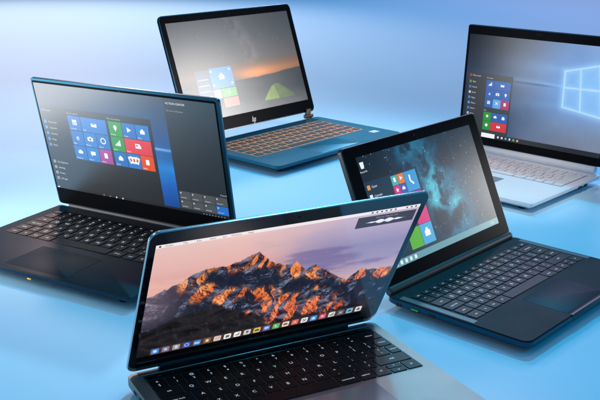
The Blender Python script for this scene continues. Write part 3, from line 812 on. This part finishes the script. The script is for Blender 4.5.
# ================================================================== back laptop: teal, copper-lit keyboard
def back_laptop():
    W, D, H, th = 0.4018, 0.2448, 0.2695, 1.916
    root = laptop(-0.0053, 1.9888, 0.8109, "teal blue laptop with copper-lit keyboard and a green tent on its pale screen")
    b = MB()
    b.slab(-W / 2, W / 2, -D, -0.002, 0.012, [(0.024, 0.0028), (0.012, 0.0062), (0.0016, 0.0112), (0, 0.0124), (0, DECK - 0.0012), (0.0012, DECK)], TEAL, n=8)
    base = b.obj("base", root)
    feet(root, W, D, 0.0032)
    m = MB(); m.slab(-0.1720, 0.1650, -0.1650, -0.0360, 0.003, [(0, DECK - .0001), (0.0001, DECK + 0.0002)], COPPER_GLOW, n=4)
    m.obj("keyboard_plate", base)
    letters(base, pc_rows(0.8), -0.1715, 0.0368, 0.02240, 0.0220, 0.0066, BRONZE_KEY, LEGEND_COPPER, hz=0.0007, z0=DECK + .0002, font=0.0050)
    m = MB(); m.slab(-0.060, 0.060, -0.236, -0.172, 0.003, [(0, DECK - 0.0002), (0, DECK + 0.0001), (0.0002, DECK + 0.0002)], material("teal_touchpad", (0.001, 0.130, 0.200), 0.35, 0.38), n=4)
    m.obj("touchpad", base)
    m = MB(); m.box(-0.011, 0.011, -0.008, 0.008, DECK, DECK + .0003, STICKER, 0.0001)
    m.obj("sticker", base, loc=(0.1640, -0.196, 0))
    m = MB(); m.box(-W / 2 + 0.03, W / 2 - 0.03, -0.030, -0.010, DECK, DECK + .0006, TEAL_DARK, 0.0003)
    m.obj("speaker_grille", base)
    for sx in (-1, 1):
        m = MB(); m.cyl((-0.013, 0, 0), (0.013, 0, 0), 0.0050, material("bronze_hinge", (0.30, 0.17, 0.11), 0.9, 0.3), 18, 0.0008)
        m.box(-0.008, 0.008, -0.004, 0.004, -0.0055, 0, MATS["bronze_hinge"], 0.0008)
        m.box(-0.008, 0.008, -0.001, 0.005, 0, 0.0165, MATS["bronze_hinge"], 0.0008)
        m.obj("hinge", root, loc=(sx * (W / 2 - 0.028), 0.001, DECK + 0.0045))
    l = MB()
    l.slab(-W / 2, W / 2, 0.0140, H, 0.012, [(0.003, -0.0058), (0.0006, -0.0053), (0, -0.0044), (0, -0.0006), (0.0006, 0)], TEAL_DARK, n=8)
    lid = lid_of(root, l, th)
    m = MB(); m.slab(-W / 2 + 0.0022, W / 2 - 0.0022, 0.0160, H - 0.0022, 0.010, [(0, -0.0001), (0.0003, 0.00015)], BLACK_MATT_GLASS, n=8)
    m.obj("bezel", lid)
    m = MB(); m.box(-W / 2 + .01, W / 2 - .01, 0.0138, 0.0152, -0.001, 0.0006, material("bronze_trim", (0.20, 0.15, 0.13), 0.9, 0.3), 0.0003)
    m.obj("trim_strip", lid)
    m = MB(); m.cyl((0, 0, 0), (0, 0, 0.0003), 0.0013, LENS, 16); m.obj("webcam", lid, loc=(0, 0.2600, 0.0001))
    # slanted four-stroke emblem and the hairline crossing it
    m = MB()
    def stroke(x0, y0, x1, y1, w=.00125):
        k = lambda x, y: (x + .34 * (y - .029), y)
        if abs(y1 - y0) > abs(x1 - x0):
            m.poly([k(x0, y0), k(x0 + w, y0), k(x1 + w, y1), k(x1, y1)], 0, CHROME)
        else:
            m.poly([k(x0, y0), k(x1, y1), k(x1, y1 + w * .8), k(x0, y0 + w * .8)], 2e-5, CHROME)
    stroke(-.0050, .0255, -.0050, .0365); stroke(-.0024, .0255, -.0024, .0325); stroke(-.0050, .0317, -.0012, .0317)
    stroke(.0006, .0215, .0006, .0325); stroke(.0034, .0255, .0034, .0325); stroke(.0006, .0317, .0046, .0317); stroke(.0006, .0255, .0046, .0255)
    em = m.obj("emblem", lid, loc=(-0.003, -0.0090, 0.00022)); em.scale = (1.12, 1.12, 1)

    X0, X1, Y0, Y1 = -0.1855, 0.1855, 0.0425, 0.2530

    def picture(X, Y):
        u = (X - X0) / (X1 - X0); t = (Y - Y0) / (Y1 - Y0)
        img = ramp(t, [(0, (0.13, 0.13, 0.13)), (0.25, (0.17, 0.165, 0.16)), (0.36, (0.20, 0.17, 0.15)), (0.42, (0.42, 0.28, 0.18)), (0.56, (0.34, 0.31, 0.30)), (0.8, (0.25, 0.25, 0.26)), (1, (0.22, 0.22, 0.225))])
        g = np.exp(-(((X - 0.030) / 0.060) ** 2 + ((Y - 0.124) / 0.016) ** 2)); g2 = np.exp(-(((X - 0.13) / 0.10) ** 2 + ((Y - 0.122) / 0.017) ** 2))
        img = mix(img, np.array([0.98, 0.56, 0.18]), np.clip(0.80 * g + 0.48 * g2, 0, 1))
        mw = np.exp(-((X - (0.05 - 0.38 * (Y - .13))) / 0.022) ** 2) * sstep(0.12, .17, Y)
        img = img + (mw * (0.02 + 0.30 * (fbm(X * 60, Y * 60, 3, 5) - .38)))[..., None] * np.array([1, .92, 1.0])
        st = vnoise(X * 900, Y * 900, 5); img = img + (0.35 * sstep(0.975, 1, st) * sstep(.14, .18, Y))[..., None]
        hill = 0.1135 + 0.005 * fbm(X * 30, X * 0, 4, 4) + 0.006 * sstep(0.05, .18, X)
        land = np.array([0.10, 0.095, 0.09]) + 0.08 * (fbm(X * 50, Y * 120, 6, 4) - .4)[..., None] + (0.22 * sstep(.09, .045, Y))[..., None]
        img = mix(img, land, sstep(0.001, -0.001, Y - hill))
        # tent
        ap = np.interp(X, [0.044, 0.056, 0.075, 0.090, 0.104, 0.128, 0.150], [0.0600, 0.072, 0.0885, 0.0940, 0.091, 0.075, 0.0570])
        ins = sstep(0.0008, -0.0008, Y - ap) * sstep(-.0015, .0015, Y - (0.060 - 0.02 * (X - .05))) * (X > .044) * (X < .15)
        tc = mix(np.array([0.50, 0.60, 0.17]), np.array([0.33, 0.41, 0.15]), sstep(.088, .094, X + 0.3 * (Y - .07)))
        tc = tc * (0.85 + 0.3 * fbm(X * 70, Y * 70, 8, 3))[..., None]
        return mix(img, tc, ins * .95)
    sm = screen_material("camping_display", 0.34, 1.9)
    s = Screen((X0, X1, Y0, Y1), 260, 160, picture, sm)
    s.R(-0.1420, -0.1020, 0.0700, 0.1470, (92, 104, 122), 1)
    tile(s, -0.1010, -0.0335, 0.1040, 0.1485, (70, 140, 200), 'store', .20)
    for xx, yy in ((-.095, .142), (-.041, .142), (-.095, .112), (-.041, .112)):
        s.R(xx - .002, xx + .002, yy - .002, yy + .002, (215, 230, 245), 4)
    tile(s, -0.1010, -0.0790, 0.0830, 0.1025, (215, 170, 180), 'face', .22)
    tile(s, -0.0780, -0.0335, 0.0830, 0.1025, (95, 170, 90), 'drop', .24)
    tile(s, -0.0780, -0.0335, 0.0620, 0.0815, (235, 125, 110))
    for k in range(5):
        s.R(-0.137, -0.107, .076 + k * .0125, .078 + k * .0125, (165, 174, 188), 2)
    o = s.build("screen", lid); o.location = (0, 0, 0.00022)


back_laptop()


# ================================================================== far right laptop: silver deck, window-light picture
def silver_laptop():
    W, D, H, th = 0.3062, 0.2444, 0.2468, 1.611
    root = laptop(0.5111, 1.7200, -0.7827, "silver laptop with a white keyboard and a glowing blue window picture")
    b = MB()
    b.slab(-W / 2, W / 2, -D, 0.004, 0.006, [(0.022, 0.0028), (0.010, 0.0062), (0.0012, 0.0112), (0, 0.0122), (0, DECK - 0.0008), (0.0008, DECK)], SILVER, n=6)
    base = b.obj("base", root)
    feet(root, W, D, 0.0032)
    m = MB(); m.slab(-0.1378, 0.1378, -0.1165, -0.0148, 0.002, [(0, DECK - .0001), (0.0001, DECK + 0.00015)], material("key_gap_shade", (0.33, 0.34, 0.36), 0.2, 0.5), n=4)  # shade between the keys put in as a darker plate
    m.obj("keyboard_plate", base)
    letters(base, pc_rows(0.75), -0.1365, 0.0160, 0.01820, 0.0172, 0.0024, SILVER_KEY, LEGEND_GREY, hz=0.0012, font=0.0048)
    m = MB(); m.slab(-0.046, 0.040, -0.206, -0.140, 0.003, [(0, DECK - 0.0002), (0, DECK + 0.0001), (0.0002, DECK + 0.0002)], GREY_PAD, n=4)
    m.obj("touchpad", base)
    for v in (0.055, 0.075):
        m = MB(); m.box(-0.0005, 0.0006, -0.0065, 0.0065, -0.0022, 0.0022, RUBBER, 0.0003)
        m.obj("port", base, loc=(W / 2, -v, 0.0115))
    m = MB()
    for k in range(9):
        x0 = -0.14 + k * 0.0313
        m.cyl((x0, 0.0035, DECK + .0078), (x0 + .0312, 0.0035, DECK + .0078), 0.0072, SILVER, 22, 0.0002)
    m.obj("hinge", root)
    l = MB()
    l.slab(-W / 2, W / 2, 0.0152, H, 0.005, [(0.002, -0.0060), (0, -0.0050), (0, -0.0006), (0.0006, 0)], TEAL_DARK, n=6)
    lid = lid_of(root, l, th)
    m = MB(); m.slab(-W / 2 + 0.0014, W / 2 - 0.0014, 0.0160, H - 0.0014, 0.0035, [(0, -0.0001), (0.0003, 0.00015)], BLACK_MATT_GLASS, n=6)
    m.obj("bezel", lid)
    for x in (-0.003, 0.003):
        m = MB(); m.cyl((0, 0, 0), (0, 0, 0.0003), 0.0013, LENS, 16); m.obj("webcam", lid, loc=(x, 0.2395, 0.0001))

    X0, X1, Y0, Y1 = -0.1472, 0.1472, 0.0310, 0.2290
    WIN = [(0.0603, .1790), (0.1250, .1955), (0.1400, .1030), (0.0627, .1133)]

    def seg(X, Y, a, b):
        ax, ay = a; bx, by = b; dx, dy = bx - ax, by - ay
        t = np.clip(((X - ax) * dx + (Y - ay) * dy) / (dx * dx + dy * dy), 0, 1)
        return np.hypot(X - ax - t * dx, Y - ay - t * dy)

    def picture(X, Y):
        u = (X - X0) / (X1 - X0); t = (Y - Y0) / (Y1 - Y0)
        img = ramp(u, [(0, (0.07, 0.12, 0.21)), (0.25, (0.13, 0.19, 0.30)), (0.45, (0.27, 0.36, 0.50)), (0.7, (0.42, 0.54, 0.72)), (1, (0.54, 0.66, 0.84))])
        img = img * (1 - 0.55 * sstep(0.6, 1.05, t) * sstep(0.75, 0.1, u))[..., None]
        grey = np.array([0.44, 0.45, 0.50])
        img = mix(img, grey, 0.75 * sstep(0.50, 0.05, t) * sstep(0.2, 0.8, u))  # glare on the lower right painted into the picture as grey haze
        cx, cy = 0.100, 0.150
        glow = np.exp(-(((X - cx) / 0.085) ** 2 + ((Y - cy) / 0.060) ** 2))
        img = mix(img, np.array([0.48, 0.68, 0.95]), 0.8 * glow)
        # beams fanning out to the left of the window
        for yl, yw, sp, a in ((0.1500, 0.150, 0.010, .75), (0.182, 0.181, .030, .35), (0.100, 0.116, .022, .22)):
            f = np.clip((0.066 - X) / 0.2, 0, 1); c = yw + (yl - yw) * f
            wd = 0.0025 + sp * f
            img = mix(img, np.array([0.52, 0.76, 0.98]), a * np.exp(-((Y - c) / wd) ** 2) * (X < 0.066) * np.exp(-f * 2.2))
        dark = np.exp(-((Y - 0.1478) / 0.0022) ** 2) * sstep(0.066, .0, X) * sstep(-.10, -.02, X)
        img = mix(img, np.array([0.10, 0.16, 0.26]), 0.55 * dark)
        d = np.full_like(X, 9.0)
        tl, tr, br, bl = WIN
        mt = ((tl[0] + (tr[0] - tl[0]) * .46), tl[1] + (tr[1] - tl[1]) * .46); mb = (bl[0] + (br[0] - bl[0]) * .46, bl[1] + (br[1] - bl[1]) * .46)
        ml = ((tl[0] + bl[0]) / 2, (tl[1] + bl[1]) / 2 + .003); mr = ((tr[0] + br[0]) / 2, (tr[1] + br[1]) / 2 + .002)
        for a, b_ in ((tl, tr), (tr, br), (br, bl), (bl, tl), (mt, mb), (ml, mr)):
            d = np.minimum(d, seg(X, Y, a, b_))
        ins = np.ones_like(X)
        for (ax, ay), (bx, by) in ((tl, tr), (tr, br), (br, bl), (bl, tl)):
            ins = ins * sstep(-0.001, 0.001, -((bx - ax) * (Y - ay) - (by - ay) * (X - ax)) / math.hypot(bx - ax, by - ay))
        img = mix(img, np.array([0.55, 0.78, 0.98]), ins * (0.40 + 0.35 * fbm(X * 18, Y * 18, 41, 3)))
        img = mix(img, np.array([0.60, 0.82, 1.0]), 0.60 * np.exp(-(d / 0.0075) ** 2)); img = mix(img, np.array([0.86, 0.95, 1.0]), 0.60 * np.exp(-(d / 0.0015) ** 2))
        img = img + 0.05 * (fbm(X * 25, Y * 25, 3, 4) - .5)[..., None]
        return img
    sm = screen_material("window_light_display", 0.20, 1.38)
    s = Screen((X0, X1, Y0, Y1), 260, 175, picture, sm)
    s.R(-0.1405, -0.0430, 0.0405, 0.1560, (47, 48, 52))
    s.R(X0, X1, 0.0310, 0.0400, (30, 32, 36))
    s.R(-0.1000, -0.0700, 0.0315, 0.0400, (240, 242, 244), 2)
    s.R(-0.1380, -0.1345, 0.1475, 0.1525, (200, 40, 40), 2); s.T("Most used", -0.1320, 0.1500, .0030, (200, 205, 210))
    for k, c in enumerate(((80, 150, 60), (60, 120, 200), (200, 200, 205), (60, 130, 200), (90, 150, 210), (60, 120, 200), (170, 175, 180), (60, 120, 200), (60, 120, 200))):
        yy = 0.1375 - k * 0.0105
        s.R(-0.1380, -0.1335, yy - .0024, yy + .0024, c, 2); s.T(("Mail", "Word", "Excel", "Maps", "News", "Store", "Paint", "Photos", "Settings")[k], -0.1310, yy, .0030, (205, 208, 214))
    p, q = 0.0178, 0.0178; ox, oy = -0.0998, 0.1440
    BL = (28, 88, 170)
    s.T("Everyday", ox, oy + .0045, .0026, (190, 195, 200))
    def cell(cx, cy, w, rgb, ic, y1, h=1):
        tile(s, ox + cx * p + .0003, ox + (cx + w) * p - .0003, y1 - (cy + h) * q + .0006, y1 - cy * q, rgb, ic, .22 / h)
    cell(0, 0, 1, BL, 'bars', oy); cell(1, 0, 2, BL, 'mail', oy)
    cell(0, 1, 1, BL, 'e', oy); cell(1, 1, 1, BL, 'camera', oy); cell(2, 1, 1, BL, 'pin', oy)
    cell(0, 2, 1, BL, 'flower', oy); cell(1, 2, 1, (85, 160, 225), 'cross', oy); cell(2, 2, 1, (170, 30, 100), 'doc', oy)
    oy2 = 0.0815
    s.T("Play", ox, oy2 + .0035, .0024, (190, 195, 200))
    cell(0, 0, 1, (30, 140, 40), 'star', oy2); cell(1, 0, 1, BL, 'cloud', oy2); cell(2, 0, 1, BL, 'bag', oy2)
    cell(0, 1, 1, (30, 140, 40), 'face', oy2); cell(1, 1, 2, (205, 40, 45), 'mail', oy2)
    for k, c in enumerate(((230, 232, 235), (235, 235, 240), (120, 170, 215), (220, 225, 228), (110, 180, 120), (230, 190, 60))):
        s.R(-0.0640 + k * .0085, -0.0605 + k * .0085, .0338, .0375, c, 2)
    o = s.build("screen", lid); o.location = (0, 0, 0.00022)


silver_laptop()


# ================================================================== right laptop: black, nebula picture
def black_laptop():
    W, D, H, th = 0.3106, 0.1962, 0.1914, 2.000
    root = laptop(0.2649, 1.1690, 0.8067, "black laptop with white key letters and a teal star nebula on its screen")
    b = MB()
    b.slab(-W / 2, W / 2, -D, 0.001, 0.012, [(0.018, 0.0028), (0.008, 0.0052), (0.0016, 0.0095), (0, 0.0112), (0, DECK - 0.0016)], BLUE_LIT_EDGE, n=8)
    b.slab(-W / 2, W / 2, -D, 0.001, 0.012, [(0, DECK - 0.0016), (0.0004, DECK - 0.0006), (0.0012, DECK)], CHARCOAL, n=8)
    base = b.obj("base", root)
    feet(root, W, D, 0.0035)
    letters(base, pc_rows(0.62), -0.1392, 0.0255, 0.01856, 0.0169, 0.0018, BLACK_KEY, LEGEND_LIT, hz=0.0010, font=0.0043)
    for sx in (-1, 1):
        m = MB(); m.slab(-0.0047, 0.0047, -0.1240, -0.0180, 0.001, [(0, DECK), (0.0001, DECK + 0.0003)], GRILLE, n=3)
        m.obj("speaker_grille", base, loc=(sx * 0.1475, 0, 0))
    m = MB(); m.slab(-0.050, 0.050, -0.190, -0.1290, 0.002, [(0, DECK - 0.0002), (0, DECK + 0.0001), (0.0002, DECK + 0.0002)], NAVY_PAD, n=4)
    m.obj("touchpad", base)
    m = MB(); m.box(-0.0500, 0.0500, -D - 0.0004, -D + 0.003, DECK - 0.0052, DECK + 0.0003, material("dark_notch", (0.02, 0.022, 0.026), 0.3, 0.4), 0.0004)
    m.obj("finger_notch", base)
    # ports along the left side
    def side_port(v, ln, hgt, green=False):
        m = MB(); m.box(-0.0005, 0.0008, -ln / 2, ln / 2, -hgt / 2, hgt / 2, RUBBER, 0.0003)
        o = m.obj("port", base, loc=(-W / 2, -v, 0.0108))
        if green:
            m.box(-0.0008, -0.0005, -ln / 2 + .0012, ln / 2 - .0012, -0.0004, hgt / 2 - .0006, GREEN)
            bpy.data.objects.remove(o); m.obj("port", base, "port with a bright green tongue", loc=(-W / 2, -v, 0.0108))
    side_port(0.020, 0.008, 0.004); side_port(0.044, 0.013, 0.0046, True); side_port(0.068, 0.010, 0.004)
    # fat dock hinge bar
    m = MB(); m.cyl((-0.150, 0.0, DECK + 0.0026), (0.150, 0.0, DECK + 0.0026), 0.0056, material("grey_hinge_bar", (0.065, 0.060, 0.060), 0.3, 0.5), 26, 0.0015)
    m.obj("hinge", root)
    l = MB()
    l.slab(-W / 2, W / 2, 0.0050, H, 0.006, [(0.003, -0.0085), (0.0006, -0.0078), (0, -0.0066), (0, -0.0008), (0.0008, 0)], material("black_lid_alloy", (0.012, 0.018, 0.024), 0.4, 0.35), n=6)
    lid = lid_of(root, l, th)
    m = MB(); m.slab(-W / 2 + 0.0014, W / 2 - 0.0014, 0.0064, H - 0.0014, 0.005, [(0, -0.0001), (0.0003, 0.00015)], BLACK_MATT_GLASS, n=6)
    m.obj("bezel", lid)
    m = MB(); m.cyl((0, 0, 0), (0, 0, 0.0003), 0.0013, LENS_RED, 16); m.obj("webcam", lid, loc=(-0.001, 0.1835, 0.0001))

    X0, X1, Y0, Y1 = -0.1330, 0.1335, 0.0255, 0.1760

    def picture(X, Y):
        u = (X - X0) / (X1 - X0); t = (Y - Y0) / (Y1 - Y0)
        wx = X + 0.03 * (fbm(X * 30, Y * 30, 2, 5) - .5); wy = Y + 0.03 * (fbm(X * 30 + 5, Y * 30, 3, 5) - .5)
        band = np.exp(-(((wx - 0.022 + 0.50 * (wy - .10))) / 0.050) ** 2)
        n = fbm(wx * 34, wy * 34, 11, 6, True, .55)
        img = mix(np.array([0.006, 0.050, 0.110]), np.array([0.01, 0.20, 0.32]), np.clip(0.45 + band * .9, 0, 1) * sstep(.15, .9, n))
        img = mix(img, np.array([0.06, 0.42, 0.54]), np.clip(band * sstep(0.42, 0.85, n), 0, 1))
        core = np.exp(-(((X - 0.004) / .016) ** 2 + ((Y - .098) / .024) ** 2)) + .85 * np.exp(-(((X - 0.048) / .018) ** 2 + ((Y - .078) / .018) ** 2)) + .5 * np.exp(-(((X - .02) / .02) ** 2 + ((Y - .125) / .016) ** 2))
        img = mix(img, np.array([0.36, 0.80, 0.86]), np.clip(core * (0.10 + 0.85 * sstep(.40, .9, n)), 0, .85))
        img = mix(img, np.array([0.14, 0.16, 0.18]), 0.6 * sstep(.055, .12, X))
        img = mix(img, np.array([0.005, 0.018, 0.05]), 0.7 * sstep(-.03, -.11, X) * sstep(.2, .7, t))
        st = vnoise(X * 520, Y * 520, 31); big = vnoise(X * 190, Y * 190, 37)
        img = img + (0.85 * sstep(0.945, 1, st) * (0.4 + fbm(X * 40, Y * 40, 6, 3)) + 0.5 * sstep(0.985, 1, big))[..., None]
        return img
    sm = screen_material("nebula_display", 0.30, 1.68)
    s = Screen((X0, X1, Y0, Y1), 300, 170, picture, sm)
    # recycle bin
    s.C(235, 240, 242); s.poly([(-.1285, .1600), (-.1225, .1600), (-.1215, .1685), (-.1295, .1685)], 1.2e-4, sm); s.T("Recycle Bin", -0.1255, .1560, .0022, (225, 230, 235), align='C')
    s.R(X0, X1, Y0, 0.0345, (96, 150, 160))
    for k in range(6):
        s.R(X0 + .003 + k * .0105, X0 + .008 + k * .0105, .0275, .0325, (225, 236, 238), 2)
    s.T("12:30", 0.1120, .0300, .0030, (225, 232, 235))
    # start menu
    s.R(X0, -0.0185, 0.0345, 0.1425, (14, 40, 62))
    for k, (c, nm) in enumerate((((225, 150, 70), "Guest"), ((230, 232, 235), "Calendar"), ((60, 130, 200), "Weather"), ((200, 80, 60), "Mail"), ((80, 160, 90), "Maps"))):
        yy = .1345 - k * .0125
        s.R(-.1285, -.1225, yy - .003, yy + .003, c, 2); s.T(nm, -.1195, yy, .0032, (215, 222, 228))
    G = 0.0007
    def tl(x0, x1, y0, y1, rgb, ic):
        tile(s, x0, x1 - G, y0, y1 - G, rgb, ic, .27)
    tl(-.0775, -.0635, .1265, .1405, (70, 170, 175), 'doc'); tl(-.0635, -.0495, .1265, .1405, (225, 120, 40), 'play'); tl(-.0495, -.0215, .1125, .1405, (50, 150, 210), 'phone')
    tl(-.0775, -.0635, .1125, .1265, (205, 30, 120), 'star'); tl(-.0635, -.0495, .1125, .1265, (55, 90, 170), 'cloud')
    tl(-.0775, -.0635, .0985, .1125, (60, 110, 190), 'mail'); tl(-.0635, -.0495, .0985, .1125, (225, 130, 50), 'doc'); tl(-.0495, -.0215, .0985, .1125, (120, 50, 150), 'news')
    tl(-.0775, -.0495, .0705, .0985, (40, 120, 200), 'chat')
    tl(-.0495, -.0215, .0625, .0905, (210, 40, 120), 'news') if False else tl(-.0495, -.0215, .0670, .0950, (212, 40, 118), None)
    tl(-.0775, -.0495, .0390, .0670, (84, 172, 30), None); tl(-.0495, -.0215, .0390, .0670, (70, 165, 215), 'store')
    o = s.build("screen", lid); o.location = (0, 0, 0.00022)


black_laptop()

if "lettering" in bpy.data.scenes:
    bpy.data.scenes.remove(bpy.data.scenes["lettering"])
